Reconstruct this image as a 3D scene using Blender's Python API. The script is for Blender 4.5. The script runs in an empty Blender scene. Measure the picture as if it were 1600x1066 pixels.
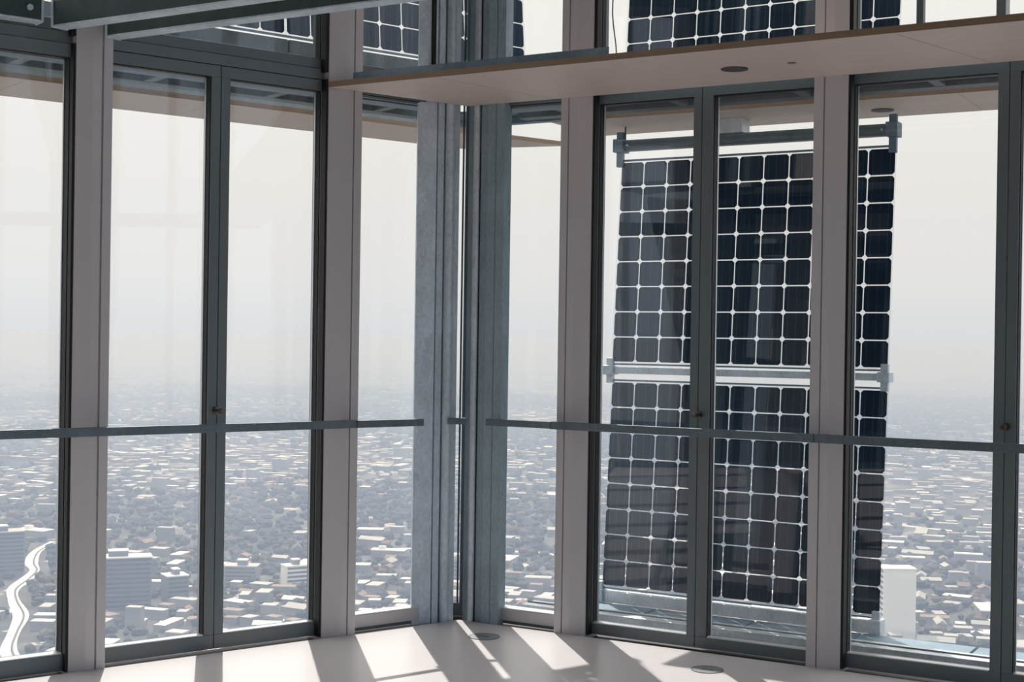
import bpy, bmesh, math, random
from mathutils import Matrix, Vector

random.seed(7)
scene = bpy.context.scene
col = scene.collection

# ------------------------------------------------------------------ camera
cam_data = bpy.data.cameras.new('camera')
cam_data.sensor_width = 36.0
cam_data.lens = 2222.0 / 1600.0 * 36.0
cam_data.clip_start = 0.05
cam_data.clip_end = 200000.0
cam = bpy.data.objects.new('camera', cam_data)
col.objects.link(cam)
CAM = Vector((4.0367, -6.3661, 1.5))
cam.matrix_world = Matrix(((0.86234321, -0.01375068, 0.50613744, CAM.x),
                           (0.50611561, -0.00528046, -0.86244948, CAM.y),
                           (0.0145319, 0.99989151, 0.00240586, CAM.z),
                           (0, 0, 0, 1)))
scene.camera = cam

# ------------------------------------------------------------------ sky, sun, exposure
SUN_AZ = math.radians(132.0)       # direction towards the sun, from +X
SUN_EL = math.radians(49.5)
world = bpy.data.worlds.new('sky')
scene.world = world
world.use_nodes = True
wn = world.node_tree.nodes
wl = world.node_tree.links
wn.clear()
w_out = wn.new('ShaderNodeOutputWorld')
w_bg = wn.new('ShaderNodeBackground')
# hazy bright sky: cream towards the sun, bluer away from it and overhead
w_tc = wn.new('ShaderNodeTexCoord')
w_sep = wn.new('ShaderNodeSeparateXYZ')
wl.new(w_tc.outputs['Generated'], w_sep.inputs[0])
def sky_ramp(stops):
    r = wn.new('ShaderNodeValToRGB')
    e = r.color_ramp.elements
    e[0].position, e[0].color = stops[0][0], stops[0][1] + (1,)
    e[1].position, e[1].color = stops[-1][0], stops[-1][1] + (1,)
    for p, c in stops[1:-1]:
        q = e.new(p); q.color = c + (1,)
    wl.new(w_sep.outputs['Z'], r.inputs['Fac'])
    return r
half = lambda *c: tuple(v / 2 for v in c)       # background strength is 2
ramp_sun = sky_ramp([(0.0, half(0.80, 0.815, 0.83)), (0.04, half(0.89, 0.875, 0.86)), (0.12, half(0.945, 0.915, 0.87)),
                     (0.28, half(1.06, 1.03, 0.98)), (0.55, half(2.25, 2.20, 2.12)), (0.80, half(2.3, 2.28, 2.25)), (1.0, half(1.2, 1.35, 1.55))])
ramp_far = sky_ramp([(0.0, half(0.72, 0.80, 0.90)), (0.15, half(0.55, 0.72, 0.98)), (0.5, half(0.48, 0.68, 1.02)), (1.0, half(0.75, 0.95, 1.3))])
w_dot = wn.new('ShaderNodeVectorMath'); w_dot.operation = 'DOT_PRODUCT'
w_dot.inputs[1].default_value = (math.cos(SUN_AZ) * math.cos(SUN_EL), math.sin(SUN_AZ) * math.cos(SUN_EL), math.sin(SUN_EL))
wl.new(w_tc.outputs['Generated'], w_dot.inputs[0])
w_map = wn.new('ShaderNodeMapRange')
w_map.interpolation_type = 'SMOOTHSTEP'
w_map.inputs['From Min'].default_value = -0.75
w_map.inputs['From Max'].default_value = 0.55
wl.new(w_dot.outputs['Value'], w_map.inputs['Value'])
w_mix = wn.new('ShaderNodeMix'); w_mix.data_type = 'RGBA'
wl.new(w_map.outputs['Result'], w_mix.inputs[0])
wl.new(ramp_far.outputs['Color'], w_mix.inputs[6])
wl.new(ramp_sun.outputs['Color'], w_mix.inputs[7])
w_bg.inputs['Strength'].default_value = 2.0
wl.new(w_mix.outputs[2], w_bg.inputs['Color'])
wl.new(w_bg.outputs['Background'], w_out.inputs['Surface'])

sun_data = bpy.data.lights.new('sun', 'SUN')
sun_data.energy = 4.7
sun_data.angle = math.radians(0.53)
sun_data.color = (1.0, 0.96, 0.9)
sun = bpy.data.objects.new('sun', sun_data)
sun.rotation_euler = Vector((-math.cos(SUN_AZ) * math.cos(SUN_EL), -math.sin(SUN_AZ) * math.cos(SUN_EL),
                             -math.sin(SUN_EL))).to_track_quat('-Z', 'Y').to_euler()
sun.location = (0, 0, 60)
col.objects.link(sun)

scene.view_settings.view_transform = 'Standard'
scene.view_settings.look = 'None'
scene.view_settings.gamma = 1.0
scene.view_settings.use_curve_mapping = False
scene.view_settings.exposure = 0.0
scene.cycles.use_denoising = True
scene.cycles.transparent_max_bounces = 24
scene.cycles.max_bounces = 10
scene.cycles.diffuse_bounces = 5
scene.cycles.glossy_bounces = 5
scene.cycles.volume_bounces = 1
scene.cycles.sample_clamp_indirect = 6.0

# ------------------------------------------------------------------ wall frames
ANG = 1.948879702949006
UX, UY = math.cos(ANG), -math.sin(ANG)       # along the left wall, away from the corner
NX, NY = math.sin(ANG), math.cos(ANG)        # into the room from the left wall

def fr_r(s, d, z): return Vector((s, -d, z))
def fr_l(s, d, z): return Vector((UX * s + NX * d, UY * s + NY * d, z))
BX, BY = -0.562, 0.827                       # outward bisector of the corner
def fr_c(s, d, z): return Vector((0.827 * s - BX * d, 0.562 * s - BY * d, z))
def fr_w(x, y, z): return Vector((x, y, z))

# ------------------------------------------------------------------ materials
def new_mat(name):
    m = bpy.data.materials.new(name)
    m.use_nodes = True
    nt = m.node_tree
    return m, nt.nodes, nt.links, nt.nodes['Principled BSDF']

def paint(name, color, rough=0.5, metallic=0.0, var=0.08, scale=6.0, bump=0.0, bscale=200.0, spec=0.5):
    m, n, l, p = new_mat(name)
    p.inputs['Roughness'].default_value = rough
    p.inputs['Metallic'].default_value = metallic
    p.inputs['Specular IOR Level'].default_value = spec
    tc = n.new('ShaderNodeTexCoord')
    nz = n.new('ShaderNodeTexNoise')
    nz.inputs['Scale'].default_value = scale
    nz.inputs['Detail'].default_value = 5.0
    l.new(tc.outputs['Object'], nz.inputs['Vector'])
    mx = n.new('ShaderNodeMix')
    mx.data_type = 'RGBA'
    mx.inputs[6].default_value = tuple(c * (1 - var) for c in color) + (1,)
    mx.inputs[7].default_value = tuple(min(1, c * (1 + var)) for c in color) + (1,)
    l.new(nz.outputs['Fac'], mx.inputs[0])
    l.new(mx.outputs[2], p.inputs['Base Color'])
    if bump > 0:
        nb = n.new('ShaderNodeTexNoise')
        nb.inputs['Scale'].default_value = bscale
        l.new(tc.outputs['Object'], nb.inputs['Vector'])
        b = n.new('ShaderNodeBump')
        b.inputs['Strength'].default_value = bump
        b.inputs['Distance'].default_value = 0.002
        l.new(nb.outputs['Fac'], b.inputs['Height'])
        l.new(b.outputs['Normal'], p.inputs['Normal'])
    return m

def galvanised(name, color, rough=0.42, metallic=0.55):
    m, n, l, p = new_mat(name)
    tc = n.new('ShaderNodeTexCoord')
    mp = n.new('ShaderNodeMapping')
    mp.inputs['Scale'].default_value = (1, 1, 0.6)
    l.new(tc.outputs['Object'], mp.inputs['Vector'])
    vo = n.new('ShaderNodeTexVoronoi')
    vo.inputs['Scale'].default_value = 90.0
    l.new(mp.outputs['Vector'], vo.inputs['Vector'])
    nz = n.new('ShaderNodeTexNoise')
    nz.inputs['Scale'].default_value = 9.0
    nz.inputs['Detail'].default_value = 8.0
    l.new(mp.outputs['Vector'], nz.inputs['Vector'])
    ns = n.new('ShaderNodeTexNoise')           # small dark zinc runs
    ns.inputs['Scale'].default_value = 110.0
    ns.inputs['Detail'].default_value = 3.0
    l.new(tc.outputs['Object'], ns.inputs['Vector'])
    rp = n.new('ShaderNodeValToRGB')
    rp.color_ramp.elements[0].position = 0.24
    rp.color_ramp.elements[0].color = (0.35, 0.35, 0.35, 1)
    rp.color_ramp.elements[1].position = 0.32
    rp.color_ramp.elements[1].color = (1, 1, 1, 1)
    l.new(ns.outputs['Fac'], rp.inputs['Fac'])
    mx = n.new('ShaderNodeMix')
    mx.data_type = 'RGBA'
    mx.inputs[6].default_value = tuple(c * 0.60 for c in color) + (1,)
    mx.inputs[7].default_value = tuple(min(1, c * 1.32) for c in color) + (1,)
    ad = n.new('ShaderNodeMath')
    ad.operation = 'MULTIPLY_ADD'
    ad.inputs[1].default_value = 0.35
    l.new(vo.outputs['Color'], ad.inputs[0])
    l.new(nz.outputs['Fac'], ad.inputs[2])
    l.new(ad.outputs[0], mx.inputs[0])
    ml = n.new('ShaderNodeMix')
    ml.data_type = 'RGBA'
    ml.blend_type = 'MULTIPLY'
    ml.inputs[0].default_value = 0.7
    l.new(mx.outputs[2], ml.inputs[6])
    l.new(rp.outputs['Color'], ml.inputs[7])
    l.new(ml.outputs[2], p.inputs['Base Color'])
    p.inputs['Metallic'].default_value = metallic
    p.inputs['Roughness'].default_value = rough
    return m

def pane(name, tint, refl=0.04):
    m = bpy.data.materials.new(name)
    m.use_nodes = True
    n, l = m.node_tree.nodes, m.node_tree.links
    n.clear()
    o = n.new('ShaderNodeOutputMaterial')
    t = n.new('ShaderNodeBsdfTransparent')
    t.inputs['Color'].default_value = tint + (1,)
    g = n.new('ShaderNodeBsdfGlossy')
    g.inputs['Roughness'].default_value = 0.0
    g.inputs['Color'].default_value = (0.95, 0.97, 1.0, 1)
    lw = n.new('ShaderNodeLayerWeight')
    lw.inputs['Blend'].default_value = 0.5
    pw = n.new('ShaderNodeMath'); pw.operation = 'POWER'; pw.inputs[1].default_value = 5.0
    ma = n.new('ShaderNodeMath'); ma.operation = 'MULTIPLY_ADD'
    ma.inputs[1].default_value = 1.0 - refl; ma.inputs[2].default_value = refl
    mix = n.new('ShaderNodeMixShader')
    l.new(lw.outputs['Facing'], pw.inputs[0])
    l.new(pw.outputs[0], ma.inputs[0])
    l.new(ma.outputs[0], mix.inputs['Fac'])
    l.new(t.outputs[0], mix.inputs[1])
    l.new(g.outputs[0], mix.inputs[2])
    l.new(mix.outputs[0], o.inputs['Surface'])
    return m

def plywood(name, color, edge=False):
    m, n, l, p = new_mat(name)
    tc = n.new('ShaderNodeTexCoord')
    mp = n.new('ShaderNodeMapping')
    mp.inputs['Scale'].default_value = (1, 1, 160) if edge else (1.5, 14, 1)
    l.new(tc.outputs['Object'], mp.inputs['Vector'])
    nz = n.new('ShaderNodeTexNoise')
    nz.inputs['Scale'].default_value = 2.2 if not edge else 1.0
    nz.inputs['Detail'].default_value = 6.0
    l.new(mp.outputs['Vector'], nz.inputs['Vector'])
    mx = n.new('ShaderNodeMix')
    mx.data_type = 'RGBA'
    k = 0.35 if edge else 0.10
    mx.inputs[6].default_value = tuple(c * (1 - k) for c in color) + (1,)
    mx.inputs[7].default_value = tuple(c * (1 + k) for c in color) + (1,)
    l.new(nz.outputs['Fac'], mx.inputs[0])
    l.new(mx.outputs[2], p.inputs['Base Color'])
    p.inputs['Roughness'].default_value = 0.55
    return m

def floor_mat():
    m, n, l, p = new_mat('pale_floor')
    tc = n.new('ShaderNodeTexCoord')
    nz = n.new('ShaderNodeTexNoise')
    nz.inputs['Scale'].default_value = 1.3
    nz.inputs['Detail'].default_value = 7.0
    l.new(tc.outputs['Object'], nz.inputs['Vector'])
    mx = n.new('ShaderNodeMix'); mx.data_type = 'RGBA'
    mx.inputs[6].default_value = (0.70, 0.66, 0.66, 1)
    mx.inputs[7].default_value = (0.76, 0.72, 0.72, 1)
    l.new(nz.outputs['Fac'], mx.inputs[0])
    l.new(mx.outputs[2], p.inputs['Base Color'])
    p.inputs['Roughness'].default_value = 0.33
    p.inputs['Specular IOR Level'].default_value = 0.5
    nb = n.new('ShaderNodeTexNoise')
    nb.inputs['Scale'].default_value = 9.0
    nb.inputs['Detail'].default_value = 4.0
    l.new(tc.outputs['Object'], nb.inputs['Vector'])
    b = n.new('ShaderNodeBump'); b.inputs['Strength'].default_value = 0.12; b.inputs['Distance'].default_value = 0.01
    l.new(nb.outputs['Fac'], b.inputs['Height'])
    l.new(b.outputs['Normal'], p.inputs['Normal'])
    return m

def cell_mat():
    m, n, l, p = new_mat('solar_cell')
    tc = n.new('ShaderNodeTexCoord')
    sp = n.new('ShaderNodeSeparateXYZ')
    l.new(tc.outputs['Object'], sp.inputs[0])
    a = n.new('ShaderNodeMath'); a.operation = 'ADD'; a.inputs[1].default_value = 1.075
    md = n.new('ShaderNodeMath'); md.operation = 'MODULO'; md.inputs[1].default_value = 0.05
    sb = n.new('ShaderNodeMath'); sb.operation = 'SUBTRACT'; sb.inputs[1].default_value = 0.025
    ab = n.new('ShaderNodeMath'); ab.operation = 'ABSOLUTE'
    lt = n.new('ShaderNodeMath'); lt.operation = 'LESS_THAN'; lt.inputs[1].default_value = 0.0011
    l.new(sp.outputs['X'], a.inputs[0]); l.new(a.outputs[0], md.inputs[0]); l.new(md.outputs[0], sb.inputs[0])
    l.new(sb.outputs[0], ab.inputs[0]); l.new(ab.outputs[0], lt.inputs[0])
    mx = n.new('ShaderNodeMix'); mx.data_type = 'RGBA'
    mx.inputs[6].default_value = (0.010, 0.030, 0.056, 1)
    mx.inputs[7].default_value = (0.05, 0.11, 0.16, 1)
    l.new(lt.outputs[0], mx.inputs[0])
    l.new(mx.outputs[2], p.inputs['Base Color'])
    p.inputs['Roughness'].default_value = 0.55
    p.inputs['Specular IOR Level'].default_value = 0.08
    return m

M = {}
M['mullion'] = paint('mullion_paint', (0.60, 0.57, 0.58), 0.45, 0.0, 0.04, 3.0)
M['frame'] = paint('frame_paint', (0.15, 0.18, 0.195), 0.34, 0.0, 0.05, 3.0)
M['gasket'] = paint('black_rubber', (0.006, 0.006, 0.006), 0.6, 0.0, 0.1)
M['bead'] = paint('bright_aluminium_bead', (0.72, 0.74, 0.76), 0.3, 0.3, 0.03)
M['spacer'] = paint('aluminium_spacer', (0.62, 0.66, 0.70), 0.3, 0.7, 0.05)
M['glass'] = pane('window_glass', (0.96, 0.965, 0.965), 0.032)
M['pvglass'] = pane('panel_glass', (0.94, 0.95, 0.955), 0.045)
M['cell'] = cell_mat()
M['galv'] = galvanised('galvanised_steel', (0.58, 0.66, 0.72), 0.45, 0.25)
M['galv_dark'] = galvanised('dark_galvanised_steel', (0.13, 0.165, 0.18), 0.5, 0.3)  # galvanised steel in a darker tone
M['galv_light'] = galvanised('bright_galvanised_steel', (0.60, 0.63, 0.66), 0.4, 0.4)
M['galv_teal_shaded'] = galvanised('shaded_teal_galvanised_steel', (0.30, 0.38, 0.42), 0.45, 0.3)  # right column: its weaker light painted in as a darker steel colour
M['galv_blue'] = galvanised('blue_grey_steel', (0.17, 0.24, 0.29), 0.5, 0.3)
M['beam'] = galvanised('shaded_beam_steel', (0.05, 0.075, 0.075), 0.55, 0.2)  # beam webs: dimness of the upper room put into the colour
M['rail'] = galvanised('rail_steel', (0.13, 0.165, 0.185), 0.45, 0.3)
M['handle'] = paint('bronze_handle', (0.16, 0.13, 0.11), 0.3, 0.9, 0.05)
M['floor'] = floor_mat()
M['ply'] = plywood('plywood_face', (0.70, 0.585, 0.525))
M['ply_edge'] = plywood('plywood_edge', (0.30, 0.20, 0.13), True)
M['ceiling'] = paint('ceiling_board', (0.20, 0.20, 0.20), 0.7)
M['core'] = paint('core_wall', (0.05, 0.05, 0.055), 0.8)
M['dark'] = paint('threshold_channel', (0.03, 0.022, 0.02), 0.6)
M['speaker'] = paint('speaker_grille', (0.12, 0.11, 0.11), 0.6, 0.3, 0.3, 400)
M['socket'] = paint('socket_lid', (0.33, 0.33, 0.35), 0.4, 0.5, 0.15, 40)
M['brown'] = paint('brown_wood_block', (0.18, 0.10, 0.07), 0.7, 0, 0.2, 20)
M['cable'] = paint('cable_sheath', (0.10, 0.06, 0.05), 0.6)

# ------------------------------------------------------------------ mesh helpers
def tag(o, label=None, cat=None, group=None, kind=None):
    if label: o['label'] = label
    if cat: o['category'] = cat
    if group: o['group'] = group
    if kind: o['kind'] = kind
    return o

class MB:
    def __init__(self):
        self.v, self.f = [], []
    def box(self, fr, a0, a1, b0, b1, z0, z1):
        i = len(self.v)
        for z in (z0, z1):
            for a, b in ((a0, b0), (a1, b0), (a1, b1), (a0, b1)):
                self.v.append(fr(a, b, z))
        self.f += [tuple(i + k for k in q) for q in ((0, 3, 2, 1), (4, 5, 6, 7), (0, 1, 5, 4), (1, 2, 6, 5), (2, 3, 7, 6), (3, 0, 4, 7))]
        return self
    def prism(self, fr, pts, z0, z1):
        i, k = len(self.v), len(pts)
        for z in (z0, z1):
            for a, b in pts:
                self.v.append(fr(a, b, z))
        self.f.append(tuple(i + j for j in range(k)))
        self.f.append(tuple(i + k + j for j in reversed(range(k))))
        for j in range(k):
            q = (j + 1) % k
            self.f.append((i + j, i + q, i + k + q, i + k + j))
        return self
    def tube(self, p0, p1, r, n=12, r1=None):
        p0, p1 = Vector(p0), Vector(p1)
        r1 = r if r1 is None else r1
        ax = (p1 - p0).normalized()
        e1 = ax.orthogonal().normalized()
        e2 = ax.cross(e1)
        i = len(self.v)
        for p, rr in ((p0, r), (p1, r1)):
            for j in range(n):
                t = 2 * math.pi * j / n
                self.v.append(p + e1 * (rr * math.cos(t)) + e2 * (rr * math.sin(t)))
        self.f.append(tuple(i + j for j in reversed(range(n))))
        self.f.append(tuple(i + n + j for j in range(n)))
        for j in range(n):
            q = (j + 1) % n
            self.f.append((i + j, i + q, i + n + q, i + n + j))
        return self
    def build(self, name, mat, parent=None, bevel=0.0, origin=None):
        if origin is None:
            lo = [min(v[k] for v in self.v) for k in range(3)]
            hi = [max(v[k] for v in self.v) for k in range(3)]
            origin = Vector(((lo[0] + hi[0]) / 2, (lo[1] + hi[1]) / 2, lo[2]))
        me = bpy.data.meshes.new(name)
        me.from_pydata([tuple(v - origin) for v in self.v], [], self.f)
        bm = bmesh.new(); bm.from_mesh(me)
        bmesh.ops.recalc_face_normals(bm, faces=bm.faces)
        bm.to_mesh(me); bm.free()
        if mat: me.materials.append(mat)
        o = bpy.data.objects.new(name, me)
        col.objects.link(o)
        if parent is not None:
            o.parent = parent
            po = world_loc(parent)
            o.location = origin - po
        else:
            o.location = origin
        if bevel > 0:
            md = o.modifiers.new('bevel', 'BEVEL')
            md.width = bevel; md.segments = 2; md.limit_method = 'ANGLE'
        return o

def world_loc(o):
    p = Vector(o.location)
    while o.parent:
        o = o.parent
        p = p + Vector(o.location)
    return p

def empty(name, loc, parent=None, rot=(0, 0, 0)):
    o = bpy.data.objects.new(name, None)
    o.empty_display_size = 0.2
    col.objects.link(o)
    o.location = Vector(loc)
    if parent is not None:
        o.parent = parent
        o.location = Vector(loc) - world_loc(parent)
    o.rotation_euler = rot
    return o

ZT = 5.55          # underside of the high ceiling
HS = 2.7216        # underside of the plywood gallery

# ------------------------------------------------------------------ room shell
V1 = Vector((9.0, 0.0)); V2 = Vector((11.7, -8.5)); V3 = Vector((4.3, -13.8)); V4 = Vector((UX * 9, UY * 9))
poly = [(0, 0), tuple(V1), tuple(V2), tuple(V3), tuple(V4)]
tag(MB().prism(fr_w, poly, -0.25, 0.0).build('floor', M['floor'], origin=Vector((0, 0, 0))), 'pale smooth floor crossed by sun patches', kind='structure')
big = [(-1.3, 0.9), (9.8, 0.9), (13.0, -8.8), (4.3, -15.2), (UX * 10 - NX, UY * 10 - NY)]
tag(MB().prism(fr_w, big, ZT, ZT + 0.3).build('ceiling', M['ceiling']), 'high ceiling over the room', kind='structure')
tag(MB().box(fr_r, 0.0, 9.0, -0.16, -0.0005, -0.25, -0.02).build('trim_1', M['dark']), 'dark threshold channel under the right windows', kind='structure')
tag(MB().box(fr_l, 0.0, 9.0, -0.16, -0.0005, -0.25, -0.02).build('trim_2', M['dark']), 'dark threshold channel under the left windows', kind='structure')
tag(MB().prism(fr_c, [(-0.14, -0.20), (0.12, -0.20), (0.06, -0.03), (-0.06, -0.03)], -0.25, -0.02).build('trim_3', M['dark']), 'dark threshold in the corner', kind='structure')

# far walls of the room, behind the photographer: mullions, low sill and head
for nm, a, b in (('wall_east', V1, V2), ('wall_south', V2, V3), ('wall_west', V3, V4)):
    e = (b - a); ln = e.length; e = e / ln
    nrm = Vector((e.y, -e.x))
    def fr_b(s, d, z, a=a, e=e, nrm=nrm):
        return Vector((a.x + e.x * s + nrm.x * d, a.y + e.y * s + nrm.y * d, z))
    w = empty(nm, (a.x, a.y, 0)); tag(w, 'glazed wall behind the camera', kind='structure')
    MB().box(fr_b, 0, ln, -0.15, 0, -0.2, 0.08).build('bottom_rail', M['frame'], w)
    MB().box(fr_b, 0, ln, -0.15, 0, 2.72, 2.87).build('transom', M['frame'], w)
    MB().box(fr_b, 0, ln, -0.15, 0, ZT - 0.15, ZT).build('head', M['frame'], w)
    if nm == 'wall_west':
        MB().box(fr_b, 0, 8.55, -0.14, -0.01, 0.08, 2.72).build('wall_panel', M['core'], w)
        MB().box(fr_b, 0, 8.55, -0.14, -0.01, 2.87, ZT - 0.15).build('wall_panel', M['core'], w)
    if nm == 'wall_south':
        MB().box(fr_b, 0, ln, -0.14, -0.01, 2.87, ZT - 0.15).build('wall_panel', M['core'], w)  # unseen solid panel added to cut light in the upper room
    k = 0
    s = 0.3 if nm != 'wall_west' else 8.55
    while s < ln - 0.1:
        MB().box(fr_b, s, s + (0.16 if k % 2 == 0 else 0.09), -0.15, 0.0, 0.08, ZT - 0.15).build('mullion', M['mullion'], w)
        s += 0.68; k += 1

# ------------------------------------------------------------------ mullions
def mullion(fr, far, g0, g1, flat, near, label, group=None):
    pts = [(far, -0.15), (far, 0.0), (g0, 0.0), (g0, -0.012), (g1, -0.012), (g1, 0.0), (flat, 0.0), (near, -0.014), (near, -0.15)]
    m = MB().prism(fr, pts, -0.02, ZT)
    o = m.build('window_mullion', M['mullion'], bevel=0.0015)
    return tag(o, label, 'mullion', group)

mullion(fr_r, 0.571, 0.612, 0.618, 0.661, 0.744, 'grey grooved mullion just right of the galvanised corner columns', 'window mullions')
mullion(fr_r, 1.899, 1.945, 1.951, 1.993, 2.056, 'grey grooved mullion in front of the tall solar panels', 'window mullions')
mullion(fr_l, 0.644, 0.688, 0.695, 0.734, 0.830, 'grey grooved mullion just left of the corner columns, touching the gallery', 'window mullions')
mullion(fr_l, 1.946, 1.987, 1.996, 2.036, 2.108, 'leftmost grey grooved mullion, under the two ceiling beams', 'window mullions')
for k in range(4):
    s = 3.47 + 1.4 * k
    mullion(fr_r, s, s + 0.045, s + 0.051, s + 0.09, s + 0.16, 'grey grooved mullion farther along the right glass wall, %s past the picture edge' % ('first', 'second', 'third', 'fourth')[k], 'window mullions')
    mullion(fr_l, s, s + 0.045, s + 0.051, s + 0.09, s + 0.16, 'grey grooved mullion farther along the left glass wall, %s past the picture edge' % ('first', 'second', 'third', 'fourth')[k], 'window mullions')

# ------------------------------------------------------------------ windows
WN = [0]
def window(fr, label, s_mid):
    WN[0] += 1
    w = empty('window_%d' % WN[0], fr(s_mid, -0.12, 0.0))
    tag(w, label, kind='structure')
    return w

GD0, GD1 = -0.132, -0.112       # glazing unit
def leaf(fr, par, s0, s1, st0, st1, zb, zr, zt0, zt1, front=-0.065, far_gasket=None, near_gasket=None, handle=None):
    """casement leaf between s0 and s1; st0/st1 stile widths at the far (s0) and near (s1) ends"""
    lf = empty('casement_leaf', fr((s0 + s1) / 2, -0.12, zb), par)
    MB().box(fr, s0, s1, -0.148, front, zb, zr).build('bottom_rail', M['frame'], lf, 0.002)
    MB().box(fr, s0, s1, -0.148, front, zt0, zt1).build('top_rail', M['frame'], lf, 0.002)
    MB().box(fr, s0, s0 + st0, -0.148, front, zr, zt0).build('stile', M['frame'], lf, 0.002)
    MB().box(fr, s1 - st1, s1, -0.148, front, zr, zt0).build('stile', M['frame'], lf, 0.002)
    a, b = s0 + st0, s1 - st1
    MB().box(fr, a, b, GD0, GD1, zr, zt0).build('glass_pane', M['glass'], lf)
    # black gasket lining and metal spacer at the end facing the viewer
    MB().box(fr, a, a + 0.004, GD1, front - 0.012, zr, zt0).build('gasket', M['gasket'], lf)
    MB().box(fr, a, a + 0.007, GD0 + 0.004, GD1 - 0.003, zr, zt0).build('spacer_bar', M['spacer'], lf)
    MB().box(fr, a, b, GD1, front - 0.010, zt0 - 0.004, zt0).build('gasket', M['gasket'], lf)
    MB().box(fr, a + 0.005, b - 0.003, GD1 + 0.002, front - 0.004, zr, zr + 0.005).build('glazing_bead', M['bead'], lf)
    if st0 < 0.02:                       # black seal between mullion and leaf
        MB().box(fr, s0 + 0.0005, s0 + st0 + 0.002, front, -0.020, zb, zt1).build('seal', M['gasket'], lf)
    if handle is not None:
        zc, sc = handle
        h = empty('handle', fr(sc, front, zc), par)
        p0 = fr(sc, front, zc); pr = lambda d, z=zc, s=sc: fr(s, d, z)
        MB().tube(pr(front), pr(front + 0.012), 0.017, 16).build('rose', M['handle'], h)
        MB().tube(pr(front + 0.010), pr(front + 0.050), 0.0075, 10).build('neck', M['handle'], h)
        m = MB().tube(pr(front + 0.040), pr(front + 0.078), 0.0095, 12, 0.0115)
        m.tube(pr(front + 0.055, zc - 0.013), pr(front + 0.055, zc + 0.013), 0.006, 8)
        m.build('lever', M['handle'], h, 0.001)
    return lf

def fixed(fr, par, s0, s1, z0, z1, fz0, fz1, front=-0.045, side=0.006):
    MB().box(fr, s0, s1, -0.148, front, z0 + 0.018, fz0).build('bottom_rail', M['mullion'], par, 0.002)
    MB().box(fr, s0, s1, -0.140, front - 0.012, z0, z0 + 0.018).build('base_strip', M['frame'], par)
    MB().box(fr, s0, s1, -0.148, front, fz1, z1).build('top_rail', M['frame'], par, 0.002)
    MB().box(fr, s0, s0 + side, -0.148, front, fz0, fz1).build('stile', M['frame'], par)
    MB().box(fr, s1 - side, s1, -0.148, front, fz0, fz1).build('stile', M['frame'], par)
    MB().box(fr, s0 + side, s1 - side, GD0, GD1, fz0, fz1).build('glass_pane', M['glass'], par)
    MB().box(fr, s0 + side, s1 - side, GD1, front - 0.008, fz1 - 0.004, fz1).build('gasket', M['gasket'], par)
    MB().box(fr, s0 + side, s1 - side, GD1 + 0.002, front - 0.004, fz0, fz0 + 0.005).build('glazing_bead', M['bead'], par)

# left wall
w = window(fr_l, 'tall window cut off by the left picture edge', 2.75)
leaf(fr_l, w, 2.108, 2.80, 0.010, 0.05, 0.0, 0.074, 2.708, 2.766, -0.05)
leaf(fr_l, w, 2.803, 3.47, 0.05, 0.010, 0.0, 0.074, 2.708, 2.766, -0.05)
w = window(fr_l, 'double casement window on the left wall with two open-sky panes', 1.39)
leaf(fr_l, w, 1.388, 1.946, 0.046, 0.010, 0.004, 0.072, 2.712, 2.766)
leaf(fr_l, w, 0.830, 1.385, 0.010, 0.047, 0.004, 0.072, 2.712, 2.766, handle=(1.135, 1.3915))
w = window(fr_l, 'narrow fixed window between the left mullion and the corner column', 0.45)
fixed(fr_l, w, 0.195, 0.644, 0.0, 2.766, 0.080, 2.722)
# right wall
w = window(fr_r, 'narrow fixed window between the corner column and the right mullion', 0.4)
fixed(fr_r, w, 0.142, 0.571, 0.0, 2.766, 0.078, 2.715)
w = window(fr_r, 'double casement window looking onto the solar panels', 1.32)
leaf(fr_r, w, 0.744, 1.3155, 0.010, 0.043, 0.004, 0.058, 2.690, 2.766)
leaf(fr_r, w, 1.3185, 1.899, 0.056, 0.010, 0.004, 0.058, 2.690, 2.766, handle=(1.137, 1.325))
w = window(fr_r, 'wide casement window at the right picture edge', 2.75)
leaf(fr_r, w, 2.056, 2.755, 0.010, 0.047, 0.004, 0.068, 2.690, 2.766)
leaf(fr_r, w, 2.758, 3.47, 0.044, 0.010, 0.004, 0.068, 2.690, 2.766, handle=(1.143, 2.764))
# corner slit
w = window(fr_c, 'slit of glass in the corner between the two columns', -0.02)
MB().box(fr_c, -0.11, 0.10, -0.24, -0.15, -0.01, 0.062).build('bottom_rail', M['frame'], w, 0.002)
MB().box(fr_c, -0.11, -0.058, -0.24, -0.15, 0.062, ZT).build('stile', M['frame'], w, 0.002)
MB().box(fr_c, 0.006, 0.10, -0.24, -0.15, 0.062, ZT).build('stile', M['frame'], w, 0.002)
MB().box(fr_c, -0.058, 0.006, -0.215, -0.195, 0.062, ZT).build('glass_pane', M['glass'], w)
MB().box(fr_c, -0.052, -0.045, -0.19, -0.175, 0.062, ZT).build('spacer_bar', M['spacer'], w)
MB().box(fr_c, -0.010, 0.0, -0.19, -0.175, 0.062, ZT).build('spacer_bar', M['frame'], w)
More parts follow.
